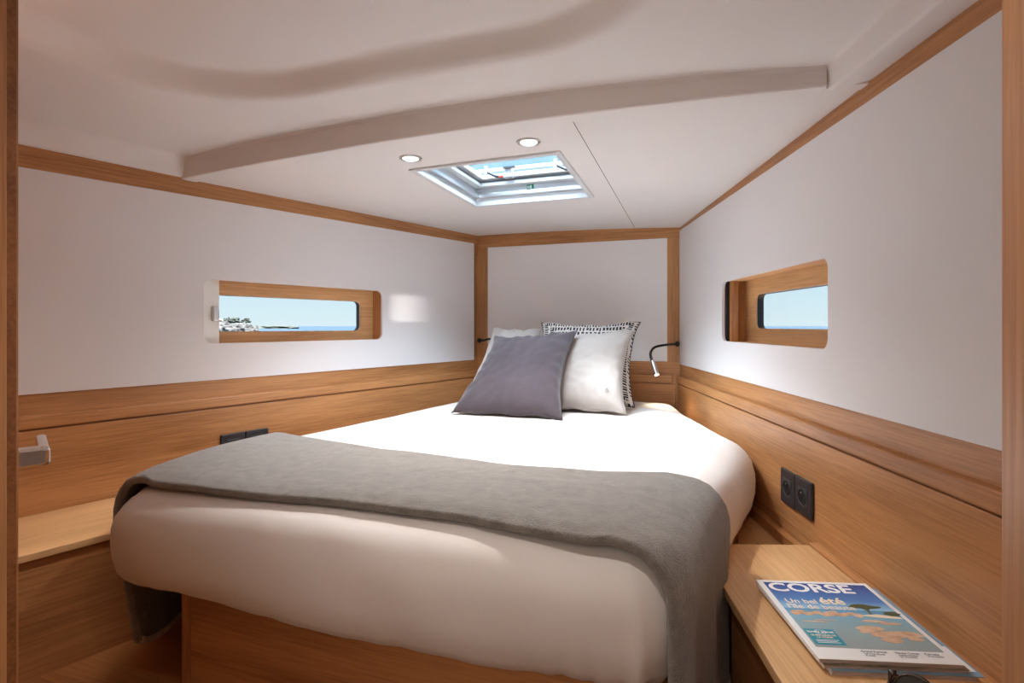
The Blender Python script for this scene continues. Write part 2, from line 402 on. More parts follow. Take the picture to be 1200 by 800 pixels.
ceil = empty('ceiling', Matrix.Identity(4)); tag(ceil, None, None, None, 'structure')
c1 = part('headliner_panel', ceil_grid(ue_main, vrows, lambda u, v: HU0 < u < HU1 and HV0 < v < HV1), 'white', ceil, smooth=True)
c2 = part('headliner_panel', ceil_grid(ue_right, vrows), 'white', ceil, smooth=True)
def seam_bm():
    bm = BM(); R_ = []
    for v in vrows:
        z = H(ceil_h(-0.31, v)) + 0.004; R_.append([bm.verts.new((u, v, z)) for u in (-0.316, -0.304)])
    for p, q in zip(R_, R_[1:]): bm.faces.new((p[0], q[0], q[1], p[1]))
    return bm
part('seam_strip', seam_bm(), 'hole', ceil)
# cross beam: riser facing the camera with a thin lip under it
def beam():
    bm = BM(); n = 28; prof = []
    a, b = uL(1.31)+0.005, uR(1.31)-0.084
    for i in range(n+1):
        u = lerp(a, b, i/n); t = (u-a)/(b-a); zb = ceil_h(u, 1.33)-0.004; zt = 0.556 + 0.037*(1-(2*t-1)**2)
        ring = [(1.352, zb+0.006), (1.350, zb), (1.306, zb), (1.303, zb+0.003), (1.303, zb+0.008), (1.300, zt-0.008), (1.292, zt+0.002), (1.30, zt+0.03), (1.352, zt+0.03)]
        prof.append([bm.verts.new((u, y, H(z))) for y, z in ring])
    m = len(prof[0])
    for p, q in zip(prof, prof[1:]):
        for k in range(m): bm.faces.new((p[k], q[k], q[(k+1) % m], p[(k+1) % m]))
    bm.faces.new(prof[0]); bm.faces.new(prof[-1][::-1]); bmesh.ops.recalc_face_normals(bm, faces=bm.faces)
    return bm
part('beam', beam(), 'white', ceil)
# moulded upper headliner with a rounded raised pan
def pan_d(u, v):
    cx, cy, hx, hy, r = -0.655, 0.25, 0.665, 0.875, 0.40
    qx, qy = abs(u-cx)-hx+r, abs(v-cy)-hy+r
    return min(max(qx, qy), 0) + math.hypot(max(qx, 0), max(qy, 0)) - r
def upper():
    bm = BM(); rows = []
    nv, nu = 90, 130
    for i in range(nv+1):
        v = lerp(0.26, 1.312, i/nv); a, b = uL(v), uR(v)
        pts = [(a-0.005, 0.493), (a+0.010, 0.495), (a+0.016, 0.503), (a+0.026, 0.548)]
        ia, ib = a+0.036, b-0.092
        for j in range(nu+1):
            u = lerp(ia, ib, j/nu); t = j/nu
            z = 0.556 + 0.037*(1-(2*t-1)**2) + 0.050*smooth(0.0, 0.060, -pan_d(u, v))
            pts.append((u, z))
        pts += [(b-0.086, 0.550), (b-0.079, 0.514), (b-0.075, 0.508), (b-0.068, 0.507), (b+0.005, 0.519)]
        rows.append([bm.verts.new((u, v, H(z))) for u, z in pts])
    for p, q in zip(rows, rows[1:]):
        for k in range(len(p)-1): bm.faces.new((p[k], q[k], q[k+1], p[k+1]))
    return bm
part('moulded_headliner', upper(), 'white', ceil, smooth=True)
# right hand end: lip piece running on beside the beam
bm = BM(); b_ = uR(1.33)
box(bm, b_-0.078, b_+0.002, 1.3125, 1.345, H(0.513), H(0.60))
part('beam_end', bm, 'white', ceil)
# deck over everything, open at the hatch
dk = empty('trim_2', Matrix.Identity(4)); tag(dk, 'white deck above the cabin', None, None, 'structure')
bm = BM(); z0, z1 = H(0.585), H(0.615)
box(bm, -2.4, HU0-0.03, 1.32, 3.0, z0, z1); box(bm, HU1+0.03, 1.2, 1.32, 3.0, z0, z1)
box(bm, HU0-0.03, HU1+0.03, 1.32, HV0-0.03, z0, z1); box(bm, HU0-0.03, HU1+0.03, HV1+0.03, 3.0, z0, z1)
box(bm, -2.6, 1.4, -2.4, 1.32, H(0.70), H(0.73)); box(bm, -2.6, 1.4, 1.31, 1.34, H(0.58), H(0.73))
part('deck', bm, 'gel', dk)

# ---------------- bulkhead with the doorway the camera looks through, and the saloon behind
fb = empty('wall_front', Matrix.Identity(4)); tag(fb, None, None, None, 'structure')
part('jamb', bx(-0.92, -0.652, 0.25, 0.335, 0, H(0.72)), 'oakz', fb, bevel=0.0015)
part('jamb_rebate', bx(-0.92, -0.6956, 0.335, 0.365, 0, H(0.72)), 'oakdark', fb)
part('jamb_edge', bx(-0.92, -0.729, 0.365, 0.385, 0, H(0.60)), 'oakz', fb, bevel=0.001)
part('jamb', bx(0.149, 0.36, 0.24, 0.350, 0, H(0.72)), 'oakz', fb, bevel=0.002)
part('wood_panel', bx(-2.5, -0.92, 0.27, 0.30, 0, H(0.72)), 'oakz', fb)
part('wood_panel', bx(0.36, 1.2, 0.27, 0.30, 0, H(0.72)), 'oakz', fb)
part('header', bx(-0.92, 0.36, 0.25, 0.30, H(0.585), H(0.72)), 'oak', fb)
sal = empty('wall_saloon', Matrix.Identity(4)); tag(sal, None, None, None, 'structure')
part('side_panel', bx(-2.5, -2.46, -2.3, 0.30, 0, H(0.72)), 'panel', sal)
part('side_panel', bx(1.16, 1.2, -2.3, 0.30, 0, H(0.72)), 'panel', sal)
part('rear_panel', bx(-2.5, 1.2, -2.34, -2.3, 0, H(0.72)), 'panel', sal)
part('roof_panel', bx(-2.5, 1.2, -2.3, 0.30, H(0.66), H(0.69)), 'white', sal)

# ---------------- open door with its handle
dd = Vector((-1.9, 1.0, 0)).normalized()
FD = frame(-0.742, 0.383, dd.x, dd.y)          # local y points to -u-v side; door lies on the far side
door = empty('door_1', FD); tag(door, 'open oak cabin door seen edge on at the far left', None, None, 'structure')
part('leaf', bx(0.0, 0.50, 0.003, 0.028, 0.02, H(0.46)), 'oakz', door, bevel=0.001)
FDi = FD.inverted()
hz = H(-0.193)
hd = empty('door_handle', None, door)
hx = 0.225
def bar(bm, x0, x1, y0, y1, z0, z1): return box(bm, x0, x1, y0, y1, z0, z1)
part('neck', bx(hx-0.012, hx+0.012, -0.038, 0.004, hz-0.014, hz+0.014), 'chrome', hd, bevel=0.004)
part('grip', bx(hx-0.012, hx+0.115, -0.043, -0.028, hz-0.015, hz+0.015), 'chrome', hd, bevel=0.006)
part('rose', bx(hx-0.03, hx+0.03, -0.001, 0.004, hz-0.03, hz+0.03), 'chrome', hd, bevel=0.002)

# ================================================================== BUILT-IN FURNITURE
# left bench
lb = empty('bench_cabinet', FL); tag(lb, 'low oak bench cabinet along the left wall beside the bed', 'cabinet')
btop = [(2.42, 0.011), (2.42, 0.337), (1.735, 0.337), (1.60, 0.262), (1.3, 0.205), (0.6, 0.13), (0.10, 0.10), (0.10, 0.011)]
part('worktop', prism(btop, H(-0.535), H(-0.517)), 'oaklit', lb, bevel=0.002)
part('body', prism([(x, y-0.008 if y > 0.02 else y) for x, y in btop], 0.0, H(-0.536)), 'oak', lb)
# right cabinet
rb = empty('side_cabinet', FR); tag(rb, 'oak cabinet with its top coloured paler as lit at lower right carrying the magazines', 'cabinet')
def toFR(u, v):
    p = FR.inverted() @ Vector((u, v, 0)); return (p.x, p.y)
ct = [toFR(0.050, 1.421), toFR(0.290, 1.499), (toFR(0.29, 1.499)[0], 0.011), (-2.42, 0.011), toFR(0.225, 0.46), toFR(0.118, 0.897), toFR(0.046, 1.190)]
ct[1] = (ct[1][0], 0.012); ct.pop(2)
part('worktop', prism(ct, H(-0.560), H(-0.540)), 'oaklit', rb, bevel=0.002)
cb_ = [toFR(0.066, 1.405), (ct[1][0]-0.012, 0.012), (-2.42, 0.012), toFR(0.24, 0.46), toFR(0.134, 0.90), toFR(0.062, 1.19)]
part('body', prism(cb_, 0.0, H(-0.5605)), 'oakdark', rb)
lg = empty('corner_ledge', FR); tag(lg, 'small triangular oak ledge between the bed base and the right wall', 'ledge')
part('board', prism([toFR(0.02, 1.44), toFR(0.27, 1.51), (toFR(0.27, 1.51)[0]+0.002, 0.0), (-0.62, 0.0), toFR(0.13, 2.05), toFR(0.10, 1.60)], H(-0.618), H(-0.600)), 'oaklit', lg)
bb = empty('baseboard_right', FR); tag(bb, None, None, None, 'structure')
part('plinth', bx(-2.42, -1.325, 0.011, 0.034, H(-0.5400), H(-0.533)), 'oak', bb, bevel=0.002)
part('plinth', bx(-1.318, -0.55, 0.011, 0.034, H(-0.600), H(-0.570)), 'oak', bb, bevel=0.002)
part('backing', bx(-1.40, -0.5, -0.02, 0.008, H(-0.62), H(-0.54)), 'oak', bb)

# bed base
base = empty('bed_base', Matrix.Identity(4)); tag(base, 'oak bed base under the mattress with a plain front panel', 'bed')
bp = [(-1.085, 0.905), (-0.155, 0.925), (-0.02, 1.16), (0.060, 1.50), (0.095, 1.62), (0.160, 1.88), (0.105, 2.10), (-0.08, 2.70), (-1.10, 2.70), (-1.22, 2.0), (-1.20, 1.4)]
part('body', prism(bp, 0.0, H(-0.574)), 'oak', base)
part('front_panel', bx(-1.083, -0.155, 0.893, 0.91, 0.0, H(-0.580)), 'oak', base, bevel=0.002)
part('corner_post', bx(-1.112, -1.0855, 0.892, 0.935, 0.0, H(-0.580)), 'oakz', base, bevel=0.006)

# ================================================================== MATTRESS
OUT = [(-1.175, 0.805), (-1.235, 0.835), (-1.298, 0.915), (-1.340, 1.05), (-1.362, 1.20), (-1.348, 1.40), (-1.315, 1.60), (-1.280, 1.82), (-1.225, 2.12), (-1.165, 2.45), (-1.135, 2.66), (-1.09, 2.735),
       (-0.62, 2.745), (-0.16, 2.735), (-0.085, 2.66), (-0.045, 2.48), (0.045, 2.20), (0.105, 2.02), (0.150, 1.90), (0.160, 1.80), (0.135, 1.65), (0.085, 1.45), (0.040, 1.28), (0.010, 1.13), (-0.014, 0.98), (-0.035, 0.905), (-0.080, 0.853), (-0.15, 0.838), (-0.45, 0.815), (-0.80, 0.80)]
def catmull(P, n):
    out = []; m = len(P)
    for i in range(m):
        p0, p1, p2, p3 = (Vector(P[(i+k-1) % m]) for k in range(4))
        L = (p2-p1).length; k = max(2, int(round(L/0.02)))
        for j in range(k):
            t = j/k
            out.append(0.5*((2*p1) + (p2-p0)*t + (2*p0-5*p1+4*p2-p3)*t*t + (3*p1-p0-3*p2+p3)*t**3))
    return out
OL = catmull(OUT, 0)
nO = len(OL)
ONRM = []
for i in range(nO):
    t = (OL[(i+2) % nO]-OL[(i-2) % nO]).normalized(); ONRM.append(Vector((-t.y, t.x)))   # clockwise outline: find the inward side
cen = Vector((-0.60, 1.75))
ONRM = [n if n.dot(cen-p) > 0 else -n for n, p in zip(ONRM, OL)]
def crown(u, v):
    return 0.0
PROF = [(0.055, -0.568), (0.05, -0.573), (0.045, -0.573), (0.022, -0.562), (0.008, -0.540), (0.001, -0.510), (0.0, -0.475), (0.003, -0.445), (0.010, -0.420), (0.022, -0.400), (0.038, -0.385)]
def mattress():
    bm = BM(); rings = []
    def wr(p, h, amt):
        q = Vector((p.x*7, p.y*7, h*9)); a = noise.noise(q)*0.5 + noise.noise(q*2.6)*0.25
        return a*amt
    def cr(p, h):      # long soft creases in the fitted sheet
        q = Vector((p.x*3.2 + h*6, p.y*3.2, h*4 - p.x*2)); return (1-abs(noise.noise(q)))**9*0.0035
    for d, h in PROF:
        h0_ = h
        ring = []
        for p, n in zip(OL, ONRM):
            f = max(0.0, min(1.0, d/0.17)); q = p + n*d
            corner = math.exp(-((p.x+0.07)**2+(p.y-0.86)**2)/0.022)
            hh = h
            dd_ = 0.0
            if h < -0.40:
                dd_ = wr(p, h, 0.010) - cr(p, h)
                # gathered tucks at the near right corner
                ang = math.atan2(p.y-1.0, p.x+0.2)
                dd_ += corner*0.010*sin(ang*34)*smooth(-0.40, -0.55, h) if False else corner*0.007*sin(ang*22)*max(0, min(1, (-0.42-h)/0.12))
            if h < -0.53: hh = h + wr(p, 0, 0.012) - 0.016*smooth(1.1, 0.85, p.y)*smooth(-1.0, -0.4, p.x)
            q = q + n*dd_
            ring.append(bm.verts.new((q.x, q.y, H(hh + wr(p*2, 3, 0.003)))))
        rings.append(ring)
    last = [Vector((v.co.x, v.co.y)) for v in rings[-1]]
    SS = [0.985, 0.97, 0.95, 0.925, 0.9] + [0.9-0.9*k/26 for k in range(1, 26)]
    for s in SS:
        ring = []
        for p in last:
            q = cen + (p-cen)*s
            dd2 = 0.038 + (p-q).length
            z = interp([(0.038, -0.385), (0.058, -0.3745), (0.085, -0.368), (0.12, -0.3645), (0.17, -0.362), (0.8, -0.358)], dd2) + 0.0028*noise.noise(Vector((q.x*5, q.y*4, 1))) + 0.0012*noise.noise(Vector((q.x*16, q.y*9, 2)))
            ring.append(bm.verts.new((q.x, q.y, H(z))))
        rings.append(ring)
    for a, b in zip(rings, rings[1:]):
        for i in range(nO): bm.faces.new((a[i], a[(i+1) % nO], b[(i+1) % nO], b[i]))
    c = bm.verts.new((cen.x, cen.y, H(-0.358)))
    for i in range(nO): bm.faces.new((rings[-1][i], rings[-1][(i+1) % nO], c))
    bm.faces.new(rings[0]); bmesh.ops.recalc_face_normals(bm, faces=bm.faces)
    return bm
mt = mesh('mattress', mattress(), 'sheet', smooth=True)
tag(mt, 'large tapered mattress in a white fitted sheet on the oak base', 'mattress')

# ================================================================== THROW
LE = sorted([(p.y, p.x) for p in OL if p.x < -0.7 and p.y < 2.0]); RE = sorted([(p.y, p.x) for p in OL if p.x > -0.6 and p.y < 1.9 and p.y > 0.85 and p.x > -0.1])
def throw_bm():
    bm = BM(); rows = []; nt_ = 34
    for j in range(nt_+1):
        t = j/nt_
        row = []
        # stations: left hang, left shoulder, top, right shoulder, right hang
        def vpos(u):     # position of this row along the bed at width u
            s = (u+1.35)/1.4
            front = interp([(-1.36, 0.872), (-1.20, 0.858), (-1.06, 0.863), (-0.68, 0.888), (-0.40, 0.893), (-0.20, 0.872), (-0.06, 0.866), (0.1, 0.872)], u)
            rear = interp([(-1.36, 1.40), (-1.19, 1.335), (-0.95, 1.295), (-0.71, 1.262), (-0.43, 1.228), (-0.20, 1.250), (-0.07, 1.285), (0.05, 1.29)], u)
            return lerp(front, rear, t) + 0.006*sin(u*9)*0.5
        vL = vpos(-1.36); vR = vpos(0.05)
        a = interp(LE, vL) - 0.006; b = interp(RE, vR) + 0.005
        nh = 16
        hemL = -0.762 + 0.030*math.exp(-t/0.06) - 0.008*t; hemR = -0.742 - 0.075*(1-t) + 0.008*sin(t*7)
        for k in range(nh):                      # left hang from hem up
            f = k/nh; h = lerp(hemL, -0.455, f)
            inw = 0.055*(1-f)**1.1*(1-0.2*t) + 0.010*(1-f)*sin(t*11)
            vv = lerp(vL + 0.01, vL, f)
            row.append((a + inw, vv, h))
        PL = [(0.0, -0.455), (0.001, -0.43), (0.007, -0.408), (0.019, -0.389), (0.036, -0.372), (0.058, -0.363), (0.09, -0.3575)]
        for d, h in PL: row.append((a + d, lerp(vL, vpos(a+d), min(1, d/0.09)), h))
        n = 60; ua, ub = a + 0.12, b - 0.12
        for k in range(n+1):
            u = lerp(ua, ub, k/n); v = vpos(u)
            h = -0.3545 + 0.0025*noise.noise(Vector((u*4, v*7, 5))) + 0.002*noise.noise(Vector((u*9, v*14, 9)))
            # soft folds running across the bed
            h += 0.004*math.exp(-((t-0.72-0.1*sin(u*3))/0.06)**2)*smooth(-0.9, -0.3, u)*0.7
            h -= 0.010*math.exp(-(t/0.05)**2)
            row.append((u, v, h))
        for d, h in PL[::-1]:
            row.append((b - d, lerp(vR, vpos(b-d), min(1, d/0.09)), h))
        for k in range(1, nh+1):
            f = k/nh; h = lerp(-0.455, hemR, f)
            fold = 0.013*f*sin(t*17+0.6)*(1-0.3*t) + 0.006*f*sin(t*31)
            row.append((b + fold + 0.004*f - 0.008*f*f, vR - 0.02*f*(1-t) + 0.004*sin(f*4), h))
        rows.append([bm.verts.new((x, y, H(z))) for x, y, z in row])
    for p, q in zip(rows, rows[1:]):
        for k in range(len(p)-1): bm.faces.new((p[k], p[k+1], q[k+1], q[k]))
    bmesh.ops.recalc_face_normals(bm, faces=bm.faces)
    hems = [[r[0].co.copy() for r in rows], [r[-1].co.copy() for r in rows]]
    return bm, hems
tb, hems = throw_bm()
th = mesh('throw_blanket', tb, 'wool', smooth=True); tag(th, 'taupe wool throw laid across the foot of the bed, ends hanging down', 'blanket')
md = th.modifiers.new('s', 'SOLIDIFY'); md.thickness = 0.019; md.offset = 1
md = th.modifiers.new('b', 'BEVEL'); md.width = 0.0088; md.segments = 4; md.limit_method = 'ANGLE'; md.angle_limit = radians(50)
up_ = sum(1 for p in th.data.polygons if p.normal.z > 0.5 and -0.9 < p.center.x < -0.3)
if up_ == 0:
    bmf = bmesh.new(); bmf.from_mesh(th.data); bmesh.ops.reverse_faces(bmf, faces=bmf.faces); bmf.to_mesh(th.data); bmf.free()
for hi, hem in enumerate(hems):
    bm = BM(); out = Vector((-1, 0, 0)) if hi == 0 else Vector((1, 0, 0))
    pts = []
    for a, b in zip(hem, hem[1:]):
        for k in range(3): pts.append(a.lerp(b, k/3))
    for i, p in enumerate(pts):
        ox = (-0.0195, 0.0008) if hi == 0 else (-0.0008, 0.0195)
        for q_ in ox:
            q = p + Vector((q_, 0, 0)); tube(bm, [q + Vector((0, 0, -0.002)), q + Vector((0, 0.002, 0.012))], 0.0014, 5)
        tube(bm, [p + Vector((ox[0], -0.001, -0.002)), p + Vector((ox[1], 0.001, -0.002))], 0.0014, 5)
    tag(part('hem_stitching', bm, 'stitch', th), 'cream blanket stitch along the hem', kind='stuff')

# ================================================================== PILLOWS
def pillow(name, mat, bl, br, tr, tl, thick, seed, label, cat='pillow', group=None, sag=0.02, flange=0.0):
    """corners in (u, v, h); bl..tl counterclockwise seen from the front"""
    P = [Vector((a, b, H(c))) for a, b, c in (bl, br, tr, tl)]
    c = sum(P, Vector())/4
    X = ((P[1]-P[0]) + (P[2]-P[3])).normalized(); Y = ((P[3]-P[0]) + (P[2]-P[1])); Y = (Y - X*Y.dot(X)).normalized(); Z = X.cross(Y)
    mw = Matrix(((X.x, Y.x, Z.x, c.x), (X.y, Y.y, Z.y, c.y), (X.z, Y.z, Z.z, c.z), (0, 0, 0, 1)))
    inv = mw.inverted(); Q = [inv @ p for p in P]
    n = 44; bm = BM(); uvl = bm.loops.layers.uv.new('UVMap'); uv = {}
    sides = []
    for sgn in (1, -1):
        g = []
        for i in range(n+1):
            r = []
            for j in range(n+1):
                a, b = -1+2*i/n, -1+2*j/n
                s, t = (a+1)/2, (b+1)/2
                p = Q[0]*(1-s)*(1-t) + Q[1]*s*(1-t) + Q[2]*s*t + Q[3]*(1-s)*t
                # sides pulled in, corners left pointed
                pull = 0.075
                ax = (1-b*b); ay = (1-a*a)
                w_ = (Q[1]-Q[0]).length
                p = p + Vector((-a*abs(a)**3*pull*ax*w_, -b*abs(b)**3*pull*ay*w_*(1.0 if b > 0 else 0.3), 0))
                e1 = max(0.0, 1-a**4)**0.55; e2 = max(0.0, 1-b**4)**0.55
                hgt = thick*0.5*e1*e2*(1 - 0.18*t)
                rr = max(abs(a), abs(b))
                nz = noise.noise(Vector((a*2.2+seed, b*2.2, sgn*3)))*0.10*hgt + noise.noise(Vector((a*7+seed, b*7, sgn*5)))*0.0035*smooth(1.0, 0.7, rr)
                # creases radiating from the corners
                cr_ = sin(math.atan2(b, a)*22+seed)*0.0032*smooth(0.55, 0.95, rr)*smooth(1.0, 0.93, rr)
                edge = (i in (0, n) or j in (0, n))
                z = 0 if edge else sgn*(hgt + nz + cr_ + 0.0012)
                if edge and sgn == -1: r.append(sides[0][i][j]); continue
                wv = 0.0035*sin(a*9+seed)*smooth(0.8, 1.0, abs(b)) + 0.0035*sin(b*8+seed*2)*smooth(0.8, 1, abs(a))
                v = bm.verts.new(p + Vector((0, wv, z + wv))); uv[v] = (s, t); r.append(v)
            g.append(r)
        sides.append(g)
        for i in range(n):
            for j in range(n):
                q = (g[i][j], g[i+1][j], g[i+1][j+1], g[i][j+1])
                bm.faces.new(q if sgn == 1 else q[::-1])
    for f in bm.faces:
        for l in f.loops: l[uvl].uv = uv[l.vert]
    rim = [sides[0][i][0].co.copy() for i in range(n)] + [sides[0][n][j].co.copy() for j in range(n)] + [sides[0][n-i][n].co.copy() for i in range(n)] + [sides[0][0][n-j].co.copy() for j in range(n)]
    o = mesh(name, bm, mat, smooth=True, mw=mw)
    b2 = BM(); tube(b2, rim + rim[:1], 0.0016, 6, cap=False)
    part('seam', b2, mat, o, smooth=True)
    tag(o, label, cat, group); return o
pg = pillow('pillow', 'greyc', (-0.955, 1.965, -0.350), (-0.490, 1.965, -0.350), (-0.505, 2.305, -0.018), (-0.895, 2.300, -0.052), 0.13, 3, 'plum-grey square pillow leaning in front of the others')
pb = pillow('pillow', 'beige', (-0.710, 2.160, -0.350), (-0.278, 2.160, -0.350), (-0.268, 2.400, -0.010), (-0.668, 2.400, -0.030), 0.13, 8, 'plain ecru pillow at right, just behind the plum-grey one')
pp = pillow('pillow', 'pattern', (-0.745, 2.345, -0.350), (-0.262, 2.330, -0.350), (-0.262, 2.565, 0.028), (-0.748, 2.565, 0.026), 0.12, 14, 'black and white dash-patterned pillow, rearmost at right with its edge showing')
pw = pillow('pillow', 'linenw', (-1.06, 2.30, -0.352), (-0.775, 2.37, -0.352), (-0.765, 2.64, -0.010), (-1.015, 2.59, -0.005), 0.10, 21, 'pale pillow rearmost at left, mostly hidden by the plum-grey one')
bm = BM()
pts = [(0, 0), (0.004, 0.006), (0.001, 0.012), (-0.004, 0.008), (-0.006, -0.002), (-0.002, -0.008), (0.005, -0.006), (0.007, 0.001)]
tube(bm, [(0.125 + x, -0.135 + y, 0.0535 - 0.15*abs(y)) for x, y in pts], 0.0012, 6)
part('embroidered_motif', bm, plain('grey_thread', (0.25, 0.2, 0.19), 0.8), pb)

# ================================================================== OUTLETS
def socket_plate(F, x0, x1, z0, z1, kind, label, group=None, flip=1):
    cx, cz = (x0+x1)/2, (z0+z1)/2
    mw = F @ Matrix.Translation((cx, 0.010, cz)); root = empty('wall_socket' if kind == 'socket' else 'light_switch', mw); tag(root, label, 'socket' if kind == 'socket' else 'switch', group)
    w, h = (x1-x0)/2, (z1-z0)/2
    part('plate', bx(-w, w, 0.0, 0.009, -h, h), 'plate', root, bevel=0.003)
    q = 0.0235
    part('insert', bx(-q, q, 0.008, 0.0105, -q, q), 'insert', root, bevel=0.0008)
    if kind == 'socket':
        m = Matrix.Translation((0, 0.0102, 0)) @ Matrix.Rotation(-pi/2, 4, 'X')
        part('recess', lathe(BM(), [(0.0001, 0.0004), (0.0185, 0.0004), (0.0195, 0.0016), (0.0205, 0.0004), (0.0205, -0.001)], 28, m), 'hole', root, smooth=False)
        bm = BM(); tube(bm, [(0, 0.010, 0.011), (0, 0.0135, 0.011)], 0.0024, 10); part('earth_pin', bm, 'chrome', root)
        for s in (-1, 1):
            bm = BM(); tube(bm, [(s*0.0095, 0.0103, -0.001), (s*0.0095, 0.0112, -0.001)], 0.0026, 10); part('pin_hole', bm, 'black', root)
        part('marking', bx(-0.012, 0.012, 0.0105, 0.0107, -0.0225, -0.0215), 'alu', root)
    else:
        for s in (-1, 1):
            m = Matrix.Rotation(radians(4*s), 4, 'X')
            part('rocker', bx(s*0.0115-0.0105, s*0.0115+0.0105, 0.009, 0.0135, -0.021, 0.021, m=m), 'plate', root, bevel=0.001)
    return root
socket_plate(FR, -1.2205, -1.137, H(-0.490), H(-0.396), 'socket', 'black wall socket on the right wall, the one further from the cabinet')
socket_plate(FR, -1.306, -1.2225, H(-0.488), H(-0.394), 'socket', 'black wall socket on the right wall, nearer the side cabinet')
socket_plate(FL, 1.321, 1.406, H(-0.466), H(-0.380), 'switch', 'black double switch plate low on the left wall above the throw')
socket_plate(FL, 1.234, 1.319, H(-0.466), H(-0.380), 'socket', 'black wall socket on the left wall, beside the double switch')

# ================================================================== READING LAMPS
def bez(p, n=8):
    P = [Vector(q) for q in p]; out = []
    for i in range(len(P)-1):
        p0, p1, p2, p3 = P[max(i-1, 0)], P[i], P[i+1], P[min(i+2, len(P)-1)]
        for j in range(n):
            t = j/n; out.append(0.5*((2*p1)+(p2-p0)*t+(2*p0-5*p1+4*p2-p3)*t*t+(3*p1-p0-3*p2+p3)*t**3))
    return out + [P[-1]]
def reading_lamp(origin, pts, head_a, head_b, label, energy):
    o3 = Vector(origin); root = empty('reading_lamp', Matrix.Translation(o3)); tag(root, label, 'lamp', 'flexible reading lamps either side of the headboard')
    L = [Vector(p)-o3 for p in pts]
    d = (L[1]-L[0]).normalized()
    bm = BM(); tube(bm, [L[0], L[0]+d*0.008], 0.013, 20); part('mount', bm, 'black', root)
    bm = BM(); tube(bm, bez([tuple(p) for p in L]), 0.0058, 10); part('flexible_arm', bm, 'black', root, smooth=True)
    a, b = Vector(head_a)-o3, Vector(head_b)-o3; dr = (b-a).normalized()
    bm = BM(); tube(bm, [a, a+dr*0.002, b-dr*0.002, b], [0.008, 0.0105, 0.0115, 0.0115], 20); part('head', bm, 'alu', root, smooth=False)
    bm = BM(); tube(bm, [b-dr*0.001, b+dr*0.0012], 0.0095, 20); part('lens', bm, 'glow', root)
    l = lamp('reading_beam', 'SPOT', tuple(Vector(head_b)+dr*0.006), energy, (1.0, 0.80, 0.52), tuple(Vector(head_b)+dr), spot_size=radians(95), spot_blend=0.8, shadow_soft_size=0.01)
    return root
def cs(px, py, Zc):      # camera-relative metres to cabin coordinates
    X = (px-600)/625*Zc; h = (382-py)/625*Zc; A = radians(19.4)
    return (cos(A)*X - sin(A)*Zc, sin(A)*X + cos(A)*Zc, H(h))
reading_lamp((-0.101, 2.752, H(-0.088)), [(-0.101, 2.752, H(-0.088)), (-0.155, 2.70, H(-0.091)), (-0.205, 2.655, H(-0.102)), (-0.222, 2.62, H(-0.130)), (-0.213, 2.60, H(-0.165))],
             (-0.213, 2.60, H(-0.163)), (-0.190, 2.575, H(-0.228)), 'lit flexible reading lamp to the right of the pillows', 0.9)
reading_lamp((-1.165, 2.752, H(-0.080)), [(-1.165, 2.752, H(-0.080)), (-1.12, 2.72, H(-0.078)), (-1.085, 2.70, H(-0.070)), (-1.05, 2.69, H(-0.075)), (-1.03, 2.70, H(-0.10))],
             (-1.03, 2.70, H(-0.10)), (-1.02, 2.70, H(-0.16)), 'dark flexible reading lamp on the left, half hidden behind the pillows', 0.3)

# ================================================================== DOWNLIGHTS
def downlight(u, v, label, z=None, watt=14.0):
    z = z or H(ceil_h(u, v)); root = empty('ceiling_downlight', Matrix.Translation((u, v, z))); tag(root, label, 'light', 'recessed cabin downlights')
    part('trim_ring', lathe(BM(), [(0.024, -0.0015), (0.026, -0.0045), (0.030, -0.0055), (0.034, -0.004), (0.0355, 0.001)], 36), 'alu', root, smooth=True)
    part('lens', lathe(BM(), [(0.0001, -0.0030), (0.015, -0.0030), (0.0248, -0.0018)], 32), 'glow', root, smooth=True)
    l = lamp('downlight_beam', 'SPOT', (u, v, z-0.012), watt, (1.0, 0.93, 0.87), (u, v, 0), spot_size=radians(125), spot_blend=1.0, shadow_soft_size=0.03)
    return root
for du, dv, lab in ((-1.12, 0.42, 'added unseen downlight in the moulded headliner near the door, left side'), (-0.16, 0.42, 'added unseen downlight in the moulded headliner near the door, right side')):
    downlight(du, dv, lab, H(0.628), 9.5 if du < -0.5 else 5.5)  # both added out of view to brighten the near walls
downlight(-0.850, 1.462, 'small round lit downlight left of the hatch, beside the beam')
downlight(-0.462, 1.456, 'small round lit downlight nearer the seam, at the hatch corner')

# ================================================================== DECK HATCH
hatch = empty('deck_hatch', Matrix.Translation(((HU0+HU1)/2, (HV0+HV1)/2, H(0.52)))); tag(hatch, 'square white-framed deck hatch standing ajar above the bed', 'hatch')
hm = Matrix.Translation((-(HU0+HU1)/2, -(HV0+HV1)/2, -H(0.52)))
def hp(name, f, mat, parent=hatch, **kw):
    bm = BM(); f(bm); bm.transform(hm); return part(name, bm, mat, parent, **kw)
def sqring(bm, g0, g1, z0, z1, gn=None):      # square ring between inset g0 (outer) and g1 (inner) from z0 to z1
    a = (HU0+g0, HU1-g0, HV0+g0, HV1-g0); b = (HU0+g1, HU1-g1, HV0+(g1 if gn is None else gn), HV1-g1)
    box(bm, a[0], b[0], a[2], a[3], z0, z1); box(bm, b[1], a[1], a[2], a[3], z0, z1)
    box(bm, b[0], b[1], a[2], b[2], z0, z1); box(bm, b[0], b[1], b[3], a[3], z0, z1)
M['hatchw'] = plain('white_hatch_lining', (0.66, 0.67, 0.69), 0.35)
hc = lambda u, v: H(ceil_h(u, v))
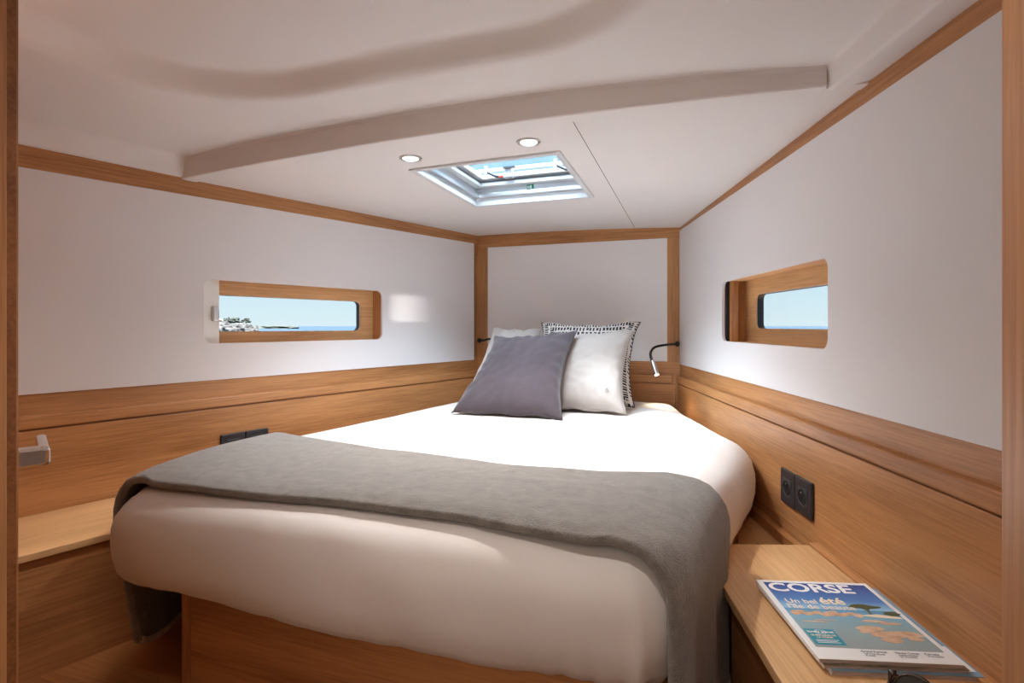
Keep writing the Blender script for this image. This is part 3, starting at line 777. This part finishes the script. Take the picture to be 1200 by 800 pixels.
def trim_ring(bm):
    for (g0, g1, za, zb) in ((-0.006, 0.014, -0.006, 0.012),):
        a = [(HU0+g0, HV0+g0), (HU1-g0, HV0+g0), (HU1-g0, HV1-g0), (HU0+g0, HV1-g0)]; b = [(HU0+g1, HV0+g1), (HU1-g1, HV0+g1), (HU1-g1, HV1-g1), (HU0+g1, HV1-g1)]
        L = [[bm.verts.new((x, y, hc(x, y)+dz)) for x, y in pts] for pts, dz in ((a, za), (b, za), (b, zb), (a, zb))]
        for q in range(4):
            for i in range(4):
                j = (i+1) % 4; bm.faces.new((L[q][i], L[q][j], L[(q+1) % 4][j], L[(q+1) % 4][i]))
        bmesh.ops.recalc_face_normals(bm, faces=bm.faces)
hp('trim_frame', trim_ring, 'hatchw', bevel=0.002)
hp('lining', lambda bm: sqring(bm, 0.004, 0.012, H(0.52), H(0.612)), 'hatchw')
hp('lower_frame', lambda bm: (sqring(bm, 0.010, 0.026, H(0.540), H(0.556))), 'alu', bevel=0.002)
hp('upper_frame', lambda bm: (sqring(bm, 0.010, 0.045, H(0.580), H(0.594), 0.013), sqring(bm, 0.010, 0.060, H(0.606), H(0.622), 0.014)), 'hatchw', bevel=0.003)
lid = empty('lid', None, hatch)
hv = HV0+0.01; tilt = radians(2.7)
LT = Matrix.Translation((0, hv, H(0.640))) @ Matrix.Rotation(tilt, 4, 'X') @ Matrix.Translation((0, -hv, -H(0.640)))
def lp(name, f, mat, **kw):
    bm = BM(); f(bm); bm.transform(LT); bm.transform(hm); return part(name, bm, mat, lid, **kw)
lp('rim', lambda bm: sqring(bm, -0.012, 0.008, H(0.629), H(0.639), 0.0), 'anod', bevel=0.003)
lp('pane', lambda bm: box(bm, HU0-0.01, HU1+0.01, HV0-0.01, HV1+0.01, H(0.6405), H(0.648)), 'acrylic')
def catch(u):
    v = HV1-0.055
    def f1(bm):
        box(bm, u-0.012, u+0.016, v-0.012, v+0.02, H(0.600), H(0.642))
        tube(bm, [(u-0.014, v-0.004, H(0.607)), (u+0.026, v-0.004, H(0.607))], 0.010, 14)
    hp('catch', f1, 'anod', bevel=0.002)
    def f2(bm):
        tube(bm, [(u-0.016, v-0.018, H(0.603)), (u-0.045, v-0.03, H(0.606)), (u-0.078, v-0.04, H(0.622))], [0.006, 0.0055, 0.005], 10)
        box(bm, u-0.016, u+0.034, v-0.02, v-0.008, H(0.636), H(0.643))
    hp('catch_lever', f2, 'black')
    hp('lever_knob', lambda bm: tube(bm, [(u-0.080, v-0.040, H(0.612)), (u-0.080, v-0.040, H(0.646))], 0.007, 12), 'anod')
    hp('release_button', lambda bm: box(bm, u-0.030, u-0.014, v-0.030, v-0.018, H(0.600), H(0.607)), 'red')
catch(-0.735); catch(-0.447)
gs = HV1-0.0125
hp('exit_sticker', lambda bm: box(bm, -0.668, -0.640, gs-0.002, gs+0.002, H(0.558), H(0.579)), 'green')
def runner(bm):
    x, z = -0.661, H(0.5685); y0, y1 = gs-0.003, gs-0.0021
    box(bm, x-0.004, x+0.001, y0, y1, z-0.006, z+0.005); box(bm, x+0.005, x+0.014, y0, y1, z-0.007, z+0.007); box(bm, x-0.002, x+0.0045, y0, y1, z-0.001, z+0.001)
hp('exit_symbol', runner, 'paper')
hp('warning_print', lambda bm: box(bm, -0.650, -0.590, HV1-0.013, HV1-0.0115, H(0.597), H(0.604)), plain('faded_red_print', (0.75, 0.40, 0.36), 0.5))

# ================================================================== MAGAZINES
A = radians(19.4)
def magazine(name, cx, cy, z0, w, l, t, rot, label, cover, group=None):
    mw = Matrix.Translation((cx, cy, z0)) @ Matrix.Rotation(rot, 4, 'Z')
    root = empty('magazine', mw); tag(root, label, 'magazine', group)
    nlayers = 3
    for k in range(1):
        bm = BM(); n = 24; rows = []
        for i in range(n+1):
            a = lerp(-w/2, w/2, i/n)
            rows.append([bm.verts.new((a, y, z)) for y, z in ((-l/2, 0.0), (-l/2+0.001*sin(i), t*0.5), (-l/2, t), (l/2, t), (l/2, 0.0))])
        for p, q in zip(rows, rows[1:]):
            for m_ in range(5): bm.faces.new((p[m_], q[m_], q[(m_+1) % 5], p[(m_+1) % 5]))
        bm.faces.new(rows[0]); bm.faces.new(rows[-1]); bmesh.ops.recalc_face_normals(bm, faces=bm.faces)
        part('pages', bm, 'pages', root)
    part('cover', bx(-w/2-0.0012, w/2+0.0012, -l/2-0.0012, l/2+0.0012, t, t+0.0007), cover, root)
    part('spine', bx(-w/2-0.0016, -w/2-0.0002, -l/2-0.001, l/2+0.001, 0, t+0.0005), 'paper', root)
    return root
SH = H(-0.540)
M['dcover'] = fabric('dark_photo_cover', (0.10, 0.08, 0.05), (0.30, 0.24, 0.15), 60, rough=0.3, big=20, bstr=0, sheen=0)
def cover_photo():
    m, t, b = new_mat('glossy_cover_photo')
    c = t.nodes.new('ShaderNodeTexCoord'); s = t.nodes.new('ShaderNodeSeparateXYZ'); t.links.new(c.outputs['Generated'], s.inputs[0])
    sky = ramp(t, s.outputs['Y'], [(0.0, (0.30, 0.36, 0.36)), (0.30, (0.26, 0.40, 0.44)), (0.44, (0.20, 0.42, 0.56)), (0.545, (0.10, 0.30, 0.50)), (0.56, (0.30, 0.55, 0.76)), (0.70, (0.07, 0.22, 0.52)), (1.0, (0.022, 0.070, 0.27))])
    t.links.new(sky, b.inputs['Base Color']); b.inputs['Roughness'].default_value = 0.22
    return m
M['photo'] = cover_photo()
M['rock'] = fabric('printed_pink_rock', (0.42, 0.22, 0.12), (0.78, 0.55, 0.38), 90, rough=0.3, big=60, bstr=0, sheen=0)
M['pine'] = plain('printed_pine_green', (0.07, 0.09, 0.035), 0.3)
M['ink'] = plain('printed_dark_ink', (0.10, 0.10, 0.14), 0.4)
M['teal'] = plain('printed_teal', (0.03, 0.27, 0.36), 0.25)
M['cream'] = plain('printed_cream_ink', (0.85, 0.72, 0.52), 0.35)
M['wink'] = plain('printed_white_ink', (0.86, 0.86, 0.86), 0.3)
# lowest magazine, middle one, top one
C0 = Vector((0.254, 1.098))
m3 = magazine('magazine', 0.264, 1.104, SH, 0.222, 0.272, 0.007, A+radians(-4.0), 'bottom magazine of the stack, sticking out at the right with a pale blue cover', plain('pale_blue_cover', (0.20, 0.34, 0.46), 0.3))
part('cover_picture', bx(0.045, 0.105, -0.05, 0.125, 0.0078, 0.0081), 'dcover', m3)
part('cover_caption', bx(0.06, 0.108, -0.125, -0.060, 0.0078, 0.0081), 'wink', m3)
m2 = magazine('magazine', 0.250, 1.100, SH+0.0078, 0.214, 0.262, 0.005, A+radians(-3.6), 'middle magazine of the stack, only its dark edges showing', 'dcover')
m1 = magazine('magazine', C0.x-0.008, C0.y+0.002, SH+0.0136, 0.212, 0.258, 0.006, A+radians(-4.4), 'top magazine with blue seaside cover lettered CORSE on the side cabinet', 'paper')
TW, TL_, TZ = 0.212, 0.258, 0.0068
def flat(name, pts, mat, z, parent=m1, t=0.00012):
    return part(name, prism(pts, z, z+t), mat, parent)
flat('cover_photo', [(-TW/2+0.009, -TL_/2+0.030), (TW/2-0.007, -TL_/2+0.030), (TW/2-0.007, TL_/2-0.008), (-TW/2+0.009, TL_/2-0.008)], 'photo', TZ)
def text(name, s, size, x, y, z, mat, parent, sx=1.0, bold=0.0, align='LEFT'):
    cu = bpy.data.curves.new(name, 'FONT'); cu.body = s; cu.size = size; cu.extrude = 0.00008; cu.offset = bold; cu.align_x = align
    cu.resolution_u = 3
    tmp = bpy.data.objects.new(name, cu); COL.objects.link(tmp)
    bpy.context.view_layer.update()
    me = bpy.data.meshes.new_from_object(tmp.evaluated_get(bpy.context.evaluated_depsgraph_get()))
    bpy.data.objects.remove(tmp); o = bpy.data.objects.new(name, me); me.materials.clear(); me.materials.append(M[mat])
    COL.objects.link(o); o.parent = parent; o.location = (x, y, z); o.scale = (sx, 1, 1); return o
text('cover_title', 'CORSE', 0.046, -TW/2+0.012, TL_/2-0.043, TZ+0.0003, 'wink', m1, 1.12, 0.0012)
text('cover_headline', 'Un bel', 0.022, -TW/2+0.022, TL_/2-0.088, TZ+0.0003, 'cream', m1, 0.98, 0.0003)
text('cover_headline', 'été', 0.035, -TW/2+0.085, TL_/2-0.088, TZ+0.0003, 'cream', m1, 1.0, 0.0009)
text('cover_headline', "l'île de beauté", 0.022, -TW/2+0.018, TL_/2-0.107, TZ+0.0003, 'cream', m1, 0.98, 0.0003)
def blob(cx, cy, rx, ry, seed, n=18, rough=0.35):
    return [(cx + rx*cos(2*pi*k/n)*(1+rough*noise.noise(Vector((cos(2*pi*k/n)*1.7+seed, sin(2*pi*k/n)*1.7, seed)))), cy + ry*sin(2*pi*k/n)*(1+rough*noise.noise(Vector((cos(2*pi*k/n)*1.7, seed, sin(2*pi*k/n)*1.7))))) for k in range(n)]
for k in range(12):
    flat('shore_rock', blob(-0.083+0.0098*k, 0.006+0.003*sin(k*2.1), 0.0085, 0.0068+0.002*cos(k), k), 'rock', TZ+0.0002+0.000005*k)
for k, (x, y, rx, ry) in enumerate(((0.022, -0.038, 0.022, 0.009), (0.040, -0.056, 0.026, 0.012), (0.010, -0.047, 0.014, 0.006), (0.072, -0.052, 0.024, 0.010), (0.038, -0.072, 0.018, 0.007), (0.040, -0.014, 0.020, 0.004), (0.066, -0.020, 0.018, 0.004), (0.078, -0.066, 0.012, 0.006), (-0.062, -0.022, 0.022, 0.002), (-0.040, -0.016, 0.020, 0.0015))):
    flat('foreground_rock', blob(x, y, rx, ry, k+30), 'rock', TZ+0.0002+0.000005*k)
flat('sand_bar', [(0.02, 0.004), (0.06, 0.010), (0.095, 0.003), (0.098, -0.003), (0.05, 0.0)], 'cream', TZ+0.00022)
flat('pine_trunk', [(0.048, 0.010), (0.052, 0.010), (0.053, 0.022), (0.061, 0.034), (0.057, 0.034), (0.051, 0.026), (0.044, 0.034), (0.041, 0.034), (0.048, 0.022)], 'pine', TZ+0.00025)
flat('pine_crown', blob(0.051, 0.036, 0.026, 0.0075, 51, 26, 0.5), 'pine', TZ+0.00027)
flat('pine_bush', blob(0.087, 0.014, 0.013, 0.008, 57, 20, 0.5), 'pine', TZ+0.00027)
bd = flat('cover_badge', [(-0.094, -0.092), (-0.045, -0.092), (-0.045, -0.046), (-0.094, -0.046)], 'teal', TZ+0.0002)
text('badge_text', 'lonely planet', 0.0088, -0.0695, -0.0575, TZ+0.0005, 'wink', m1, 0.95, 0.0002, 'CENTER')
text('badge_text', 'LE MEILLEUR DE\nLA CORSE', 0.0062, -0.0695, -0.067, TZ+0.0005, 'cream', m1, 0.92, 0.0001, 'CENTER')
for k in range(3):
    flat('badge_line', [(-0.088, -0.0795-0.0036*k), (-0.051-0.004*(k % 2), -0.0795-0.0036*k), (-0.051-0.004*(k % 2), -0.0783-0.0036*k), (-0.088, -0.0783-0.0036*k)], 'wink', TZ+0.0004)
bm = ring_strip((-0.078, -0.061, -0.0595, -0.0500), 0.0045, 0.0008, 0, 0.0001, 6); bm.transform(Matrix(((1, 0, 0, 0), (0, 0, 1, 0), (0, 1, 0, TZ+0.0004), (0, 0, 0, 1))))
part('badge_globe', bm, 'wink', m1)
for k, (x, a_, b_) in enumerate(((-0.030, 'Grand Format', 'LES PLUS BELLES\nPLAGES'), (0.022, 'Haute Corse', 'RANDONNEES\nET VILLAGES'), (0.066, 'Carnets', 'D\'ADRESSES'))):
    text('footer_text', a_, 0.0072, x-0.002, -0.1085, TZ+0.0003, 'ink', m1, 0.95, 0.0001)
    text('footer_text', b_, 0.0046, x+0.000, -0.1140, TZ+0.0003, 'ink', m1, 0.95)

# ================================================================== SUNGLASSES
sg = empty('sunglasses', Matrix.Translation((0.315, 0.879, SH)) @ Matrix.Rotation(A+radians(-40), 4, 'Z')); tag(sg, 'dark tortoiseshell sunglasses lying in front of the magazines', 'sunglasses')
def oval(cx, cz, rx, rz, n=28): return [(cx + rx*cos(2*pi*k/n), cz + rz*sin(2*pi*k/n)) for k in range(n)]
# frame front is tipped back, resting on its lower rim
tilt_m = Matrix.Rotation(radians(-38), 4, 'X')
bm = BM()
for cx in (-0.034, 0.034):
    tube(bm, [tilt_m @ Vector((x, 0, z+0.024)) for x, z in oval(cx, 0, 0.0255, 0.0225) + oval(cx, 0, 0.0255, 0.0225)[:1]], 0.0026, 8, cap=False)
tube(bm, [tilt_m @ Vector(p) for p in ((-0.010, 0, 0.030), (0, 0, 0.034), (0.010, 0, 0.030))], 0.0026, 8)
for s in (-1, 1): box(bm, s*0.061-0.005, s*0.061+0.005, -0.004, 0.004, 0.034, 0.044, m=tilt_m)
part('frame', bm, 'tortoise', sg, smooth=True)
for cx in (-0.034, 0.034):
    bm = xzprism(oval(cx, 0.024, 0.0245, 0.0215), -0.0006, 0.0006); bm.transform(tilt_m); part('lens', bm, 'lens', sg)
for s in (-1, 1):
    bm = BM(); q = tilt_m @ Vector((s*0.063, 0, 0.039))
    tube(bm, [q, q+Vector((0, -0.05, -0.010)), q+Vector((-s*0.004, -0.11, -0.022)), q+Vector((-s*0.010, -0.135, -0.0285))], [0.003, 0.0022, 0.0022, 0.0028], 8); part('temple', bm, 'tortoise', sg, smooth=True)

# ================================================================== OUTSIDE
def sea_mat():
    m, t, b = new_mat('sea_water'); b.inputs['Base Color'].default_value = (0.016, 0.030, 0.046, 1); b.inputs['Roughness'].default_value = 0.5; b.inputs['Specular IOR Level'].default_value = 0.04
    bump(t, b, noisen(t, coords(t, (0.4, 0.4, 0.4)), 1.0, 5, 0.6), 0.6, 0.3); return m
M['sea'] = sea_mat()
bm = BM(); n = 64; R_ = 12000
c = bm.verts.new((0, 0, -1.0)); rim = [bm.verts.new((R_*cos(2*pi*k/n), R_*sin(2*pi*k/n), -1.0)) for k in range(n)]
for k in range(n): bm.faces.new((c, rim[k], rim[(k+1) % n]))
tag(mesh('sea', bm, 'sea'), 'calm blue sea outside to the horizon', None, None, 'structure')
M['shore'] = fabric('grey_shore_rock', (0.011, 0.0105, 0.010), (0.045, 0.042, 0.039), 0.9, big=0.3, bstr=0.6, bdist=0.3, sheen=0)
M['leaf'] = fabric('dark_foliage', (0.006, 0.010, 0.0065), (0.014, 0.021, 0.013), 1.2, big=0.5, bstr=0.6, bdist=0.2, sheen=0)
def lump(cx, cy, z, rx, ry, rz, seed, sub=4, amp=0.35):
    bm = BM(); bmesh.ops.create_icosphere(bm, subdivisions=sub, radius=1)
    for v in bm.verts:
        d = v.co.normalized(); f = 1 + amp*noise.fractal(d*1.8+Vector((seed, seed*2, 0)), 1.0, 2.0, 4)
        v.co = Vector((d.x*rx*f, d.y*ry*f, max(d.z, -0.3)*rz*f))
    bm.transform(Matrix.Translation((cx, cy, z))); return bm
def far(px, Zc):
    x, y, _ = cs(px, 382, Zc); return x, y
rocks = [(264, 217, 12, 8, 2.3), (236, 200, 7, 5, 4.6), (262, 205, 6, 5, 3.6), (278, 198, 6, 4, 3.2), (291, 194, 4, 3, 2.6)]
hdl = empty('rocky_headland', Matrix.Translation((*far(265, 205), -1.0))); tag(hdl, 'pale rocky headland beyond the left window', 'headland')
hi_ = hdl.matrix_world.inverted()
for k, (px, Zc, rx, ry, rz) in enumerate(rocks):
    x, y = far(px, Zc); bm = lump(x, y, -1.0, rx, ry, rz, k*3.1); bm.transform(Matrix.Translation(-Vector((*far(265, 205), -1.0)))); part('rock', bm, 'shore', hdl)
for k, (px, rz, rx) in enumerate(((267, 2.3, 1.6), (275, 2.6, 1.8), (288, 2.0, 1.6))):
    x, y = far(px, (206, 216, 209)[k]); zb = 2.2
    tr_ = empty('tree', Matrix.Translation((x, y, 1.0))); tag(tr_, ('low dark tree nearest the white house', 'middle and broadest tree on the headland', 'small dark tree at the seaward end of the headland')[k], 'tree', 'trees on the headland')
    part('crown', lump(0, 0, 2.0, rx, rx, rz*0.62, 40+k*5, 3, 0.6), 'leaf', tr_)
    bm = BM(); tube(bm, [(0, 0, 0), (0.1, 0, 2.0)], 0.18, 8); part('trunk', bm, 'oakdark', tr_)
x, y = far(255, 218)
hs = empty('house', Matrix.Translation((x, y, 1.2)) @ Matrix.Rotation(A+0.2, 4, 'Z')); tag(hs, 'small white house on the headland beyond the left window', 'house')
part('wall', bx(-2.4, 2.4, -2, 2, 0, 2.3), plain('white_render', (0.065, 0.062, 0.06), 0.9), hs)
bm = BM()
pts = [(-2.6, 2.2), (2.6, 2.2), (0, 3.2)]
part('roof', xzprism(pts, -2.2, 2.2), plain('terracotta_tile', (0.11, 0.07, 0.055), 0.9), hs)
for sx_ in (-1.2, 1.0): part('window', bx(sx_-0.35, sx_+0.35, -2.05, -1.98, 0.8, 1.7), 'plate', hs)
x, y = far(318, 480)
tag(mesh('distant_point', lump(x, y, -1.0, 26, 12, 2.9, 77, 4, 0.3), 'leaf'), 'low dark point of land on the horizon right of the headland', 'headland')
